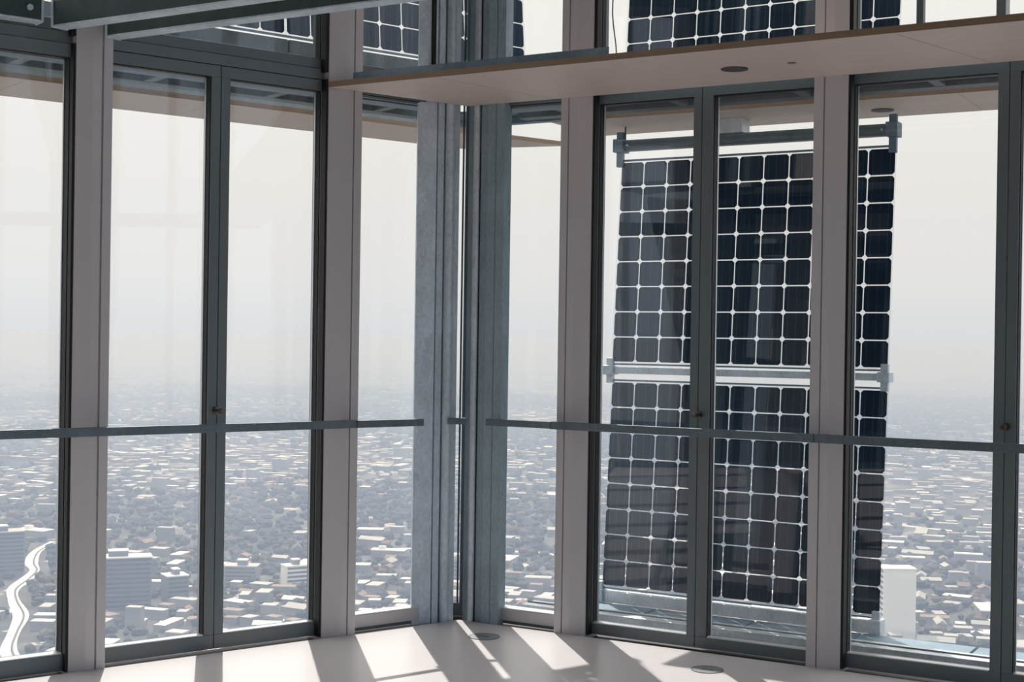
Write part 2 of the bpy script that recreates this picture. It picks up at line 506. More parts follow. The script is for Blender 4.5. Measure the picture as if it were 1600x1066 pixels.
# upper lights
def upper(fr, s0, s1, label, near_st=0.03):
    w = window(fr, label, (s0 + s1) / 2)
    MB().box(fr, s0, s1, -0.15, -0.062, 2.769, 2.820).build('transom', M['frame'], w, 0.0015)
    MB().box(fr, s0, s1, -0.15, -0.068, 2.822, 2.872).build('sill_rail', M['frame'], w, 0.0015)
    MB().box(fr, s0, s1, -0.15, -0.065, ZT - 0.08, ZT).build('head_rail', M['frame'], w)
    MB().box(fr, s0, s0 + 0.016, -0.15, -0.065, 2.872, ZT - 0.08).build('stile', M['frame'], w)
    MB().box(fr, s1 - 0.016, s1, -0.15, -0.065, 2.872, ZT - 0.08).build('stile', M['frame'], w)
    MB().box(fr, s0 + 0.016, s1 - 0.016, GD0, GD1, 2.872, ZT - 0.08).build('glass_pane', M['glass'], w)
    MB().box(fr, s0 + 0.016, s0 + 0.020, GD1, -0.075, 2.872, ZT - 0.08).build('gasket', M['gasket'], w)
    MB().box(fr, s0 + 0.0005, s0 + 0.018, -0.065, -0.020, 2.80, ZT - 0.08).build('seal', M['gasket'], w)
    return w
upper(fr_l, 2.108, 3.47, 'upper window above the leftmost tall window')
upper(fr_l, 0.830, 1.946, 'upper window behind the two ceiling beams')
upper(fr_l, 0.185, 0.644, 'narrow upper window left of the corner column')
upper(fr_r, 0.132, 0.571, 'narrow upper window right of the corner column')
upper(fr_r, 0.744, 1.899, 'upper window above the gallery showing the top solar panel')
w = upper(fr_r, 2.056, 3.47, 'upper window above the gallery at the right edge')
MB().box(fr_r, 2.695, 2.735, -0.15, -0.065, 2.872, ZT - 0.08).build('stile', M['frame'], w)
for k in range(3):
    s = 3.63 + 1.4 * k
    for fr, sd in ((fr_l, 'left'), (fr_r, 'right')):
        w = window(fr, 'tall window farther along the %s glass wall' % sd, s + 0.62)
        fixed(fr, w, s, s + 1.24, 0.0, 2.766, 0.07, 2.70)
        w = upper(fr, s, s + 1.24, 'upper window farther along the %s glass wall' % sd)

# ------------------------------------------------------------------ galvanised corner columns
c = empty('steel_column', fr_l(0.16, -0.05, 0)); tag(c, 'galvanised steel corner column left of the glass slit, with a broad plate', 'column')
MB().prism(fr_l, [(0.268, -0.055), (0.165, -0.030), (0.160, -0.050), (0.262, -0.075)], -0.01, ZT).build('flange_plate', M['galv'], c, 0.002)
MB().prism(fr_l, [(0.235, -0.070), (0.163, -0.051), (0.06, -0.045), (0.05, -0.09), (0.19, -0.13)], -0.01, ZT).build('web', M['galv'], c)
MB().box(fr_l, 0.118, 0.156, -0.06, -0.030, -0.01, ZT).build('angle', M['galv'], c, 0.002)
MB().tube(fr_l(0.085, -0.022, -0.01), fr_l(0.085, -0.022, ZT), 0.025, 20).build('tube', M['galv'], c)
MB().box(fr_l, 0.025, 0.060, -0.16, -0.02, -0.01, ZT).build('back_plate', M['galv'], c)
c = empty('steel_column', fr_r(0.12, -0.05, 0)); tag(c, 'galvanised steel corner column right of the glass slit, with stepped ribs', 'column')
MB().box(fr_r, 0.188, 0.238, -0.06, 0.0, -0.01, ZT).build('flange_plate', M['galv_teal_shaded'], c, 0.003)
MB().box(fr_r, 0.129, 0.184, -0.06, -0.006, -0.01, ZT).build('rib', M['galv_teal_shaded'], c, 0.003)
MB().box(fr_r, 0.080, 0.127, -0.06, -0.024, -0.01, ZT).build('web', M['galv_teal_shaded'], c, 0.002)
MB().tube(fr_r(0.062, -0.012, -0.01), fr_r(0.062, -0.012, ZT), 0.0165, 16).build('tube', M['galv_light'], c)
MB().prism(fr_r, [(0.000, -0.030), (0.046, -0.016), (0.050, -0.06), (-0.01, -0.09)], -0.01, ZT).build('angle', M['galv_teal_shaded'], c, 0.002)
MB().prism(fr_r, [(-0.012, -0.092), (0.052, -0.06), (0.21, -0.06), (0.21, -0.12), (0.02, -0.14)], -0.01, ZT).build('back_plate', M['galv_teal_shaded'], c)

# ------------------------------------------------------------------ handrail
def rail(fr, s0, s1, label, brackets, h0=1.040, h1=1.079):
    r = empty('handrail', fr((s0 + s1) / 2, 0.06, h0)); tag(r, label, 'handrail', 'handrail sections')
    MB().box(fr, s0, s1, 0.048, 0.072, h0, h1).build('bar', M['rail'], r, 0.002)
    for s in brackets:
        MB().tube(fr(s, 0.0005, 1.062), fr(s, 0.050, 1.062), 0.009, 10).build('bracket', M['rail'], r)
    return r
rail(fr_l, 0.695, 3.4, 'long dark handrail section across the left casement windows', (0.72, 1.99, 3.38))
rail(fr_l, 0.292, 0.692, 'short handrail section ending open against the left corner column', (0.67, 0.31), 1.040, 1.076)
rail(fr_c, -0.075, 0.020, 'tiny handrail piece bridging the corner glass slit', (), 1.040, 1.074)
rail(fr_r, 0.190, 0.572, 'short handrail section between right corner column and first mullion', (0.21, 0.55), 1.042, 1.076)
rail(fr_r, 0.574, 1.944, 'handrail section crossing in front of the solar panels', (0.60, 1.92))
rail(fr_r, 1.947, 3.6, 'handrail section running out at the right picture edge', (1.97, 3.58))

# ------------------------------------------------------------------ plywood gallery inside
g = empty('gallery', fr_r(1.5, 0.39, HS)); tag(g, 'narrow plywood gallery along the right wall with pale underside', 'gallery')
D = 0.785
def gp(s_f0, s_b0, s_f1, s_b1):
    gap = 0.003
    MB().prism(fr_r, [(s_b0 + gap, 0.0), (s_b1 - gap, 0.0), (s_f1 - gap, D - 0.004), (s_f0 + gap, D - 0.004)], HS, HS + 0.026).build('plywood_board', M['ply'], g)
    MB().prism(fr_r, [(s_f0, D - 0.004), (s_f1, D - 0.004), (s_f1, D), (s_f0, D)], HS, HS + 0.028).build('edge_band', M['ply_edge'], g)
xl = -(NY * -D) / NX   # where the gallery front meets the left wall plane
gp(-D * NY * -1 / NX * 1.0 + 0.002, 0.002, 0.31, 0.529)
gp(0.31, 0.529, 2.478, 2.696)
gp(2.478, 2.696, 4.6, 4.82)
gp(4.6, 4.82, 8.6, 8.6)
MB().box(fr_r, -0.02, 8.6, 0.02, 0.06, HS + 0.028, HS + 0.10).build('joist', M['galv'], g)
st = MB().box(fr_r, -0.22, 1.19, 0.70, 0.704, HS + 0.029, HS + 0.078)
st.box(fr_r, -0.22, 1.19, 0.640, 0.70, HS + 0.029, HS + 0.034)
tag(st.build('steel_angle', M['galv_blue'], None), 'long steel angle lying on the gallery edge near the corner', 'steel angle')
for s, d, wd, lb in ((2.405, 0.08, 0.030, 'thin dark post standing on the gallery against the bright sky'),):
    tag(MB().box(fr_r, s - wd / 2, s + wd / 2, d - 0.02, d + 0.02, HS + 0.026, 4.2).build('gallery_post', M['galv_dark'], None, 0.002), lb, 'post')
sp = empty('ceiling_speaker', fr_r(1.650, 0.361, HS - 0.004)); tag(sp, 'round dark speaker set into the gallery underside', 'speaker')
MB().tube(fr_r(1.650, 0.361, HS - 0.004), fr_r(1.650, 0.361, HS - 0.0005), 0.061, 28).build('ring', M['speaker'], sp)
MB().tube(fr_r(1.650, 0.361, HS - 0.006), fr_r(1.650, 0.361, HS - 0.003), 0.050, 28).build('grille', M['speaker'], sp)
tag(MB().tube(fr_r(1.925, 0.383, HS - 0.003), fr_r(1.925, 0.383, HS - 0.0005), 0.020, 20).build('sensor_disc', M['ply_edge']), 'small flat sensor disc on the gallery underside right of the speaker', 'sensor')

# ------------------------------------------------------------------ ceiling beams at upper left
def beam(fr, a0, a1, b0, b1, z0, z1, label, ends):
    o = empty('steel_beam', fr((a0 + a1) / 2, (b0 + b1) / 2, z0)); tag(o, label, 'beam', 'galvanised ceiling beams')
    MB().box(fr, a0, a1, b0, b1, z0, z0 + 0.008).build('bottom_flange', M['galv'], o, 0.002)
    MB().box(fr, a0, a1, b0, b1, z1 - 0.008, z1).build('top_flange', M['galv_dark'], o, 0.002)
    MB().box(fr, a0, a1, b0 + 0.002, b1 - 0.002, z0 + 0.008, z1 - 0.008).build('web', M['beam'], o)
    for e in ends:
        MB().box(fr, e, e + 0.010, b0 - 0.004, b1 + 0.004, z0 - 0.002, z1 + 0.004).build('end_plate', M['galv'], o)
    return o
fr_y = lambda s, d, z: Vector((s, -d, z))
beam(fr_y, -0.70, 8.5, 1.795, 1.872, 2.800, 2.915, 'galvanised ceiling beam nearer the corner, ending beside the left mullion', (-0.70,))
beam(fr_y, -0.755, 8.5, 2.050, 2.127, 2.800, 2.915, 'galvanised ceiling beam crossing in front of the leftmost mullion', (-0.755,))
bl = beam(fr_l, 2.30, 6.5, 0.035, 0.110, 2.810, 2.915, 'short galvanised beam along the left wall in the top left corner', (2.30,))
MB().tube(fr_l(2.36, 0.110, 2.862), fr_l(2.36, 0.122, 2.862), 0.014, 6).build('bolt', M['galv_light'], bl)

# ------------------------------------------------------------------ floor sockets
for x, y, r, lb in ((0.335, -0.290, 0.074, 'round floor socket in the shade beside the corner sun stripe'), (1.547, -0.325, 0.070, 'round floor socket on the panel shadow edge at right')):
    so = empty('floor_socket', (x, y, 0)); tag(so, lb, 'floor socket', 'round floor sockets')
    MB().tube((x, y, 0.0002), (x, y, 0.0022), r, 32).build('lid', M['socket'], so)
    rg = MB()
    n = 40
    for k in range(n):
        t = 2 * math.pi * k / n; t2 = 2 * math.pi * (k + 1) / n
        i = len(rg.v)
        for tt in (t, t2):
            for rr, zz in ((r, 0.0002), (r, 0.003), (r + 0.004, 0.003), (r + 0.004, 0.0002)):
                rg.v.append(Vector((x + rr * math.cos(tt), y + rr * math.sin(tt), zz)))
        for q in range(4):
            p = (q + 1) % 4
            rg.f.append((i + q, i + p, i + 4 + p, i + 4 + q))
    rg.build('rim', M['galv_dark'], so)
    MB().box(fr_w, x - 0.030, x + 0.030, y - 0.012, y + 0.012, 0.0022, 0.0030).build('flap', M['galv_dark'], so)

# ------------------------------------------------------------------ outer galleries beyond the glass
def outer_deck(fr, s1, dn, df, zb, label, joints, cut, drop=0.105):
    """plywood strip between dn and df outside the glass; cut(d) gives where it ends at the corner"""
    o = empty('outer_gallery', fr(s1 / 2, -(dn + df) / 2, zb)); tag(o, label, 'gallery')
    js = [None] + list(joints) + [s1]
    for a, b in zip(js[:-1], js[1:]):
        a0 = cut(-df) if a is None else a
        a1 = cut(-dn) if a is None else a
        MB().prism(fr, [(a0 + 0.002, -df), (b - 0.002, -df), (b - 0.002, -dn - 0.004), (a1 + 0.002, -dn - 0.004)], zb, zb + 0.030).build('plywood_board', M['ply'], o)
        MB().box(fr, a1, b, -dn - 0.004, -dn, zb, zb + 0.032).build('edge_band', M['ply_edge'], o)
    MB().box(fr, max(cut(-df), cut(-df + 0.05)), s1, -df, -df + 0.05, zb + 0.032, zb + 0.032 + drop).build('channel', M['galv_dark'], o, 0.003)
    return o
def facade_frame(fr, s0, s1, c2, zb, label):
    o = empty('facade_channel_frame', fr((s0 + s1) / 2, -0.4, zb)); tag(o, label, 'steel frame')
    MB().box(fr, s0, s1, -0.31, -0.19, zb, zb + 0.05).build('channel', M['galv_blue'], o, 0.003)
    MB().box(fr, c2, s1, -0.58, -0.49, zb + 0.002, zb + 0.05).build('channel', M['galv_dark'], o, 0.003)
    k = max(s0, c2) + 0.30
    while k < s1:
        MB().box(fr, k, k + 0.09, -0.60, -0.17, zb + 0.052, zb + 0.09).build('cross_bracket', M['galv_light'], o, 0.002)
        MB().box(fr, k + 0.02, k + 0.07, -0.49, -0.31, zb + 0.004, zb + 0.048).build('spacer_block', M['galv_dark'], o, 0.002)
        k += 0.66
    MB().box(fr, max(s0, c2) + 0.1, s1, -0.57, -0.18, zb + 0.092, zb + 0.110).build('top_board', M['ply'], o)
    return o
ff_r = facade_frame(fr_r, 0.02, 8.8, 0.03, HS, 'galvanised channel frame just outside the heads of the right windows')
facade_frame(fr_l, -0.10, 8.8, -0.26, HS, 'galvanised channel frame just outside the heads of the left windows')
MB().prism(fr_w, [(-0.48, 0.50), (0.30, 0.60), (0.20, 0.80), (-0.58, 0.80)], HS + 0.055, HS + 0.07).build('corner_plate', M['galv_dark'], ff_r)
MB().box(fr_w, -0.56, 0.20, 0.74, 0.80, HS + 0.02, HS + 0.055).build('corner_angle', M['galv_blue'], ff_r, 0.002)
ZR, ZL = 2.86, 3.0
outer_deck(fr_r, 8.8, 1.487, 2.15, ZR, 'outer plywood gallery beyond the right windows, seen from below', (0.95, 2.2, 3.45, 4.7, 5.95, 7.2), lambda d: -0.31)
outer_deck(fr_l, 9.5, 2.40, 3.10, ZL, 'outer plywood gallery beyond the left windows, seen from below', (-1.0, 0.25, 1.5, 2.75, 4.0, 5.25, 6.5, 8.0), lambda d: -2.416 - 0.6816 * (d + 2.826), 0.147)
os_ = empty('ceiling_speaker', (1.682, 1.881, ZR - 0.004)); tag(os_, 'round dark speaker in the outer gallery underside beyond the glass', 'speaker')
MB().tube((1.682, 1.881, ZR - 0.004), (1.682, 1.881, ZR - 0.0005), 0.066, 28).build('ring', M['speaker'], os_)
MB().tube((1.682, 1.881, ZR - 0.006), (1.682, 1.881, ZR - 0.003), 0.054, 28).build('grille', M['speaker'], os_)
tag(MB().box(fr_l, -2.16, -2.04, -2.50, -2.404, ZL + 0.033, ZL + 0.15).build('timber_block', M['brown'], None, 0.003), 'brown timber block on the outer gallery beside the corner column', 'block')

# lower outer ledge beyond the right windows
lg = empty('outer_ledge', fr_r(3, -1.2, -0.3)); tag(lg, 'sunlit galvanised ledge outside below the right windows', 'ledge')
MB().box(fr_r, -0.25, 8.8, -1.25, -1.10, -0.32, -0.112).build('edge_beam', M['galv_light'], lg, 0.004)
MB().box(fr_r, -0.25, 8.8, -1.178, -1.172, -0.112, -0.104).build('seam', M['galv_dark'], lg)
k = -0.20
while k < 8.5:
    MB().box(fr_r, k, k + 0.62, -1.585, -1.27, -0.165, -0.145).build('deck_plate', M['galv_blue'], lg, 0.003)
    k += 0.635
MB().box(fr_r, -0.22, 8.8, -1.09, -0.17, -0.34, -0.30).build('gutter', M['galv_dark'], lg)

# ------------------------------------------------------------------ solar panels
P = 0.160
def cell_mesh():
    h, c, t = 0.0764, 0.014, 0.0008
    pts = [(-h + c, -h), (h - c, -h), (h, -h + c), (h, h - c), (h - c, h), (-h + c, h), (-h, h - c), (-h, -h + c)]
    v = [(x, -t, z) for x, z in pts] + [(x, t, z) for x, z in pts]
    f = [tuple(range(8)), tuple(reversed(range(8, 16)))] + [(i, 8 + i, 8 + (i + 1) % 8, (i + 1) % 8) for i in range(8)]
    me = bpy.data.meshes.new('cell')
    me.from_pydata(v, [], f)
    bm = bmesh.new(); bm.from_mesh(me); bmesh.ops.recalc_face_normals(bm, faces=bm.faces); bm.to_mesh(me); bm.free()
    me.materials.append(M['cell'])
    return me
CELL = cell_mesh()
def box_mesh(name, hx, y0, y1, z0, z1, mat):
    m = MB().box(fr_w, -hx, hx, y0, y1, z0, z1)
    me = bpy.data.meshes.new(name)
    me.from_pydata([tuple(v) for v in m.v], [], m.f)
    bm = bmesh.new(); bm.from_mesh(me); bmesh.ops.recalc_face_normals(bm, faces=bm.faces); bm.to_mesh(me); bm.free()
    me.materials.append(mat)
    return me
GLASSP = box_mesh('glass_sheet', 5.5 * P + 0.004, -0.006, 0.006, -0.010, 8 * P + 0.010, M['pvglass'])
EDGE_LO = box_mesh('edge_strip', 5.5 * P + 0.004, -0.009, 0.009, -0.018, -0.008, M['galv_blue'])
EDGE_HI = box_mesh('edge_strip', 5.5 * P + 0.004, -0.009, 0.009, 8 * P + 0.006, 8 * P + 0.016, M['galv_blue'])
TILT = math.radians(4.4)
def solar_panel(cx, cy, z_center, yaw, label, cols=11, rows=8):
    dz = 4 * P * math.cos(TILT); dy = 4 * P * math.sin(TILT)
    ox, oy = -math.sin(yaw), math.cos(yaw)
    o = empty('solar_panel', (cx - ox * dy, cy - oy * dy, z_center - dz), rot=(-TILT, 0, yaw))
    tag(o, label, 'solar panel', 'glass solar panels')
    gl = bpy.data.objects.new('glass_sheet', GLASSP); col.objects.link(gl); gl.parent = o
    for me_ in (EDGE_LO, EDGE_HI):
        ed = bpy.data.objects.new('edge_strip', me_); col.objects.link(ed); ed.parent = o
    for j in range(rows):
        for i in range(cols):
            ce = bpy.data.objects.new('cell', CELL); col.objects.link(ce); ce.parent = o
            ce.location = ((i - 5) * P, 0, (j + 0.5) * P)
    return o
def rail_support(cx, cy, z, yaw, label, half=0.895, hh=0.033, clamps=True, mat='galv_dark', cmat='galv_blue'):
    o = empty('panel_rail', (cx, cy, z), rot=(0, 0, yaw)); tag(o, label, 'rail', 'solar panel rails')
    def part(name, mb, mat, bev=0.003):
        me = bpy.data.meshes.new(name)
        me.from_pydata([tuple(v) for v in mb.v], [], mb.f)
        bm = bmesh.new(); bm.from_mesh(me); bmesh.ops.recalc_face_normals(bm, faces=bm.faces); bm.to_mesh(me); bm.free()
        me.materials.append(mat)
        q = bpy.data.objects.new(name, me); col.objects.link(q); q.parent = o
        if bev:
            md = q.modifiers.new('bevel', 'BEVEL'); md.width = bev; md.segments = 2
        return q
    part('bar', MB().box(fr_w, -half, half, -0.03, 0.03, -hh, hh), M[mat])
    for sx in ((-1, 1) if clamps else ()):
        x = sx * (half - 0.02)
        part('end_clamp', MB().box(fr_w, x - 0.035, x + 0.035, -0.05, 0.05, -hh - 0.008, hh + 0.008), M[cmat])
        part('hanger', MB().box(fr_w, x - 0.022, x + 0.022, -0.022, 0.012, -hh - (0.10 if hh > 0.03 else 0.06), hh + 0.055), M[cmat])
        part('bolt', MB().tube((x - sx * 0.06, -0.030, 0), (x - sx * 0.06, -0.038, 0), 0.007, 6), M['galv_light'], 0)
    return o
solar_panel(0.895, 1.795, 1.993, 0.0, 'upper solar panel facing the right windows, top edge below the outer gallery')
solar_panel(0.897, 1.696, 0.591, 0.0, 'lower solar panel facing the right windows, below the middle rail')
solar_panel(0.895, 1.918, 3.718, 0.0, 'solar panel seen above the indoor gallery on the right')
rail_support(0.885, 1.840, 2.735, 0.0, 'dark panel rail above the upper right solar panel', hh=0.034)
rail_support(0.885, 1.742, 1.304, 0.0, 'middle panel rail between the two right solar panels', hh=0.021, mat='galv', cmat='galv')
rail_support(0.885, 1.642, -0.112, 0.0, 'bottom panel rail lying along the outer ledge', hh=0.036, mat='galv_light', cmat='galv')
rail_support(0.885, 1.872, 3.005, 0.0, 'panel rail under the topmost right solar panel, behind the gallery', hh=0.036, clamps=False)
YL = math.atan2(-UY, -UX)
def lp(s, d, z): return fr_l(s, d, z)
for s, lb in ((-0.46, 'solar panel high outside the corner, behind the steel columns'), (1.31, 'solar panel high outside the left wall, behind the ceiling beams')):
    q = fr_l(s, -1.25, 0)
    solar_panel(q.x, q.y, 3.873, YL, lb)
    q = fr_l(s, -1.195, 0)
    rail_support(q.x, q.y, 3.160, YL, 'panel rail below the ' + lb, hh=0.038, half=0.88, clamps=False)
# hanger rods and a loose cable
tag(MB().tube((0.04, 1.84, 2.770), (0.04, 1.84, 2.86), 0.006, 8).build('hanger_rod', M['galv_dark']), 'thin rod holding the rail of the upper right solar panel', 'rod')
cu = MB()
pts = []
for k in range(15):
    t = k / 14
    pts.append(Vector((-0.055 + 0.018 * math.sin(t * 9) + 0.01 * t, 1.84 + 0.01 * math.sin(t * 5), 3.12 + 0.95 * t)))
for a, b in zip(pts[:-1], pts[1:]): cu.tube(a, b, 0.0045, 6)
tag(cu.build('loose_cable', M['cable']), 'thin loose cable hanging beside the topmost right solar panel', 'cable')
tag(MB().box(fr_r, 0.69, 0.85, -1.92, -1.78, 2.771, 2.859).build('bracket_block', M['galv_light'], None, 0.003), 'galvanised bracket block between the outer gallery and the top panel rail', 'bracket')

# ------------------------------------------------------------------ city far below
GZ = -180.0
def ground_z(x, y): return GZ - (x * x + y * y) / (2 * 6371000.0)
def land_mat():
    m, n, l, p = new_mat('city_land')
    tc = n.new('ShaderNodeTexCoord')
    def noise(scale, det=6.0, rough=0.6):
        q = n.new('ShaderNodeTexNoise')
        q.inputs['Scale'].default_value = scale; q.inputs['Detail'].default_value = det; q.inputs['Roughness'].default_value = rough
        l.new(tc.outputs['Object'], q.inputs['Vector'])
        return q
    a = noise(0.0016); b = noise(0.012, 4); c = noise(0.05, 3, 0.7)
    r1 = n.new('ShaderNodeValToRGB')
    e = r1.color_ramp.elements
    e[0].position = 0.35; e[0].color = (0.022, 0.028, 0.026, 1)
    e[1].position = 0.66; e[1].color = (0.10, 0.085, 0.07, 1)
    q = e.new(0.5); q.color = (0.045, 0.05, 0.04, 1)
    l.new(a.outputs['Fac'], r1.inputs['Fac'])
    r2 = n.new('ShaderNodeValToRGB')
    r2.color_ramp.elements[0].position = 0.42; r2.color_ramp.elements[0].color = (0, 0, 0, 1)
    r2.color_ramp.elements[1].position = 0.62; r2.color_ramp.elements[1].color = (1, 1, 1, 1)
    l.new(b.outputs['Fac'], r2.inputs['Fac'])
    mx = n.new('ShaderNodeMix'); mx.data_type = 'RGBA'
    mx.inputs[7].default_value = (0.15, 0.145, 0.145, 1)
    l.new(r1.outputs['Color'], mx.inputs[6]); l.new(r2.outputs['Color'], mx.inputs[0])
    mm = n.new('ShaderNodeMix'); mm.data_type = 'RGBA'; mm.blend_type = 'MULTIPLY'; mm.inputs[0].default_value = 0.8
    r3 = n.new('ShaderNodeValToRGB')
    r3.color_ramp.elements[0].position = 0.35; r3.color_ramp.elements[0].color = (0.35, 0.35, 0.35, 1)
    r3.color_ramp.elements[1].position = 0.65; r3.color_ramp.elements[1].color = (1, 1, 1, 1)
    l.new(c.outputs['Fac'], r3.inputs['Fac'])
    l.new(mx.outputs[2], mm.inputs[6]); l.new(r3.outputs['Color'], mm.inputs[7])
    d2 = noise(0.022, 5, 0.65)
    r4 = n.new('ShaderNodeValToRGB')
    r4.color_ramp.elements[0].position = 0.585; r4.color_ramp.elements[0].color = (0, 0, 0, 1)
    r4.color_ramp.elements[1].position = 0.62; r4.color_ramp.elements[1].color = (1, 1, 1, 1)
    l.new(d2.outputs['Fac'], r4.inputs['Fac'])
    m4 = n.new('ShaderNodeMix'); m4.data_type = 'RGBA'
    m4.inputs[7].default_value = (0.55, 0.50, 0.46, 1)      # paved yards and bare lots
    l.new(r4.outputs['Color'], m4.inputs[0]); l.new(mm.outputs[2], m4.inputs[6])
    l.new(m4.outputs[2], p.inputs['Base Color'])
    p.inputs['Roughness'].default_value = 0.9
    return m
M['land'] = land_mat()
M['roof_glare'] = paint('glare_flat_roof', (0.85, 0.82, 0.78), 0.45, 0, 0.08, 0.05)  # sun glare on flat roofs painted in as white
M['roof_grey'] = paint('grey_flat_roof', (0.36, 0.35, 0.34), 0.5, 0, 0.12, 0.05)
M['roof_red'] = paint('tiled_roof', (0.20, 0.13, 0.10), 0.7, 0, 0.15, 0.1)
M['wall_a'] = paint('pale_facade', (0.22, 0.22, 0.23), 0.8, 0, 0.08, 0.1)
M['wall_b'] = paint('dark_facade', (0.13, 0.15, 0.18), 0.5, 0, 0.1, 0.1)
M['wall_c'] = paint('white_facade', (0.80, 0.79, 0.77), 0.7, 0, 0.04, 0.1)
M['win'] = paint('dark_window_band', (0.04, 0.06, 0.09), 0.2, 0, 0.1, 0.2)
M['road'] = paint('pale_road', (0.72, 0.70, 0.67), 0.6, 0, 0.1, 0.05)
M['track'] = paint('dark_track', (0.10, 0.09, 0.08), 0.8)
M['leaf'] = paint('tree_leaves', (0.022, 0.032, 0.024), 0.9, 0, 0.4, 0.03)
M['leaf_b'] = paint('autumn_leaves', (0.12, 0.08, 0.045), 0.9, 0, 0.3, 0.03)

# curved land out to the horizon
lv, lf_ = [], []
radii = [0, 300, 600, 1000, 1600, 2500, 4000, 6500, 10000, 16000, 25000, 38000, 52000]
NS = 72
lv.append((0, 0, GZ))
for r in radii[1:]:
    for k in range(NS):
        t = 2 * math.pi * k / NS
        lv.append((r * math.cos(t), r * math.sin(t), GZ - r * r / (2 * 6371000.0)))
for k in range(NS): lf_.append((0, 1 + k, 1 + (k + 1) % NS))
for j in range(len(radii) - 2):
    for k in range(NS):
        q = (k + 1) % NS
        lf_.append((1 + j * NS + k, 1 + (j + 1) * NS + k, 1 + (j + 1) * NS + q, 1 + j * NS + q))
me = bpy.data.meshes.new('ground'); me.from_pydata(lv, [], lf_); me.materials.append(M['land'])
for p_ in me.polygons: p_.use_smooth = True
gr = bpy.data.objects.new('ground', me); col.objects.link(gr)
tag(gr, 'flat wooded city land far below reaching to the hazy horizon', 'land', kind='structure')

AZC = math.atan2(0.862, -0.506)
def polar(r, a): return CAM.x + r * math.cos(AZC + a), CAM.y + r * math.sin(AZC + a)
class Taken(dict):                      # coarse grid of occupied spots
    def append(self, t):
        x, y, r = t
        for i in range(int((x - r) // 40), int((x + r) // 40) + 1):
            for j in range(int((y - r) // 40), int((y + r) // 40) + 1):
                self.setdefault((i, j), []).append(t)
taken = Taken()
def free(x, y, rad):
    for i in range(int((x - rad) // 40), int((x + rad) // 40) + 1):
        for j in range(int((y - rad) // 40), int((y + rad) // 40) + 1):
            for (a, b, c_) in taken.get((i, j), ()):
                if (a - x) ** 2 + (b - y) ** 2 < (c_ + rad) ** 2: return False
    return True

def xf(cx, cy, rot):
    c_, s_ = math.cos(rot), math.sin(rot)
    return lambda a, b, z: Vector((cx + a * c_ - b * s_, cy + a * s_ + b * c_, z))

# landmark buildings
def block(name, cx, cy, w, d, h, rot, wall, roof, label, floors, bands=True, sides=(-1, 1), hut=True, ends=False):
    z0 = ground_z(cx, cy)
    o = empty(name, (cx, cy, z0)); tag(o, label, 'building')
    fr = xf(cx, cy, rot)
    MB().box(fr, -w / 2, w / 2, -d / 2, d / 2, z0 - 2, z0 + h).build('body', M[wall], o)
    MB().box(fr, -w / 2 - 0.3, w / 2 + 0.3, -d / 2 - 0.3, d / 2 + 0.3, z0 + h, z0 + h + 0.8).build('roof', M[roof], o)
    if hut:
        MB().box(fr, -w * 0.12, w * 0.16, -d * 0.25, d * 0.25, z0 + h + 0.8, z0 + h + 4.2).build('roof_plant_room', M['wall_b'], o)
        MB().box(fr, -w * 0.12 - 0.3, w * 0.16 + 0.3, -d * 0.25 - 0.3, d * 0.25 + 0.3, z0 + h + 4.2, z0 + h + 4.8).build('plant_room_roof', M['roof_glare'], o)
    if bands:
        fh = h / floors
        for k in range(floors):
            zz = z0 + fh * k + fh * 0.35
            for sd_ in sides:
                y0, y1 = (d / 2, d / 2 + 0.15) if sd_ > 0 else (-d / 2 - 0.15, -d / 2)
                MB().box(fr, -w / 2 + 1, w / 2 - 1, y0, y1, zz, zz + fh * 0.5).build('window_band', M['win'], o)
            if ends:
                MB().box(fr, -w / 2 - 0.15, -w / 2, -d / 2 + 1, d / 2 - 1, zz, zz + fh * 0.5).build('window_band', M['win'], o)
    taken.append((cx, cy, max(w, d) * 0.75))
    return o
face = lambda px_, py_: math.atan2(py_ - CAM.y, px_ - CAM.x) - math.pi / 2
block('office_building', -694, 672, 44, 16, 33, face(-694, 672) + 0.06, 'wall_b', 'roof_glare', 'broad dark office slab with a roof hut, behind the left double window', 11)
block('office_building', -688, 720, 15, 15, 15, face(-688, 720) + 0.3, 'wall_b', 'roof_glare', 'small dark block just right of the broad office slab', 5)
block('office_building', -868, 722, 34, 18, 30, face(-868, 722) + 0.15, 'wall_b', 'roof_grey', 'dark tower block at the far left picture edge beside the road', 10)
block('office_building', -694, 796, 24, 14, 11, face(-694, 796) - 0.2, 'wall_a', 'roof_grey', 'low grey block beyond the left casement handle', 4)
block('office_building', -648, 800, 17, 12, 15, face(-648, 800) + 0.35, 'wall_c', 'roof_glare', 'pale block left of the narrow left fixed window', 5)
block('apartment_tower', -233, 870, 20, 14, 43, face(-233, 870) + 0.28, 'wall_c', 'roof_glare', 'white apartment tower beyond the wide right window', 13, True, (), False, True)

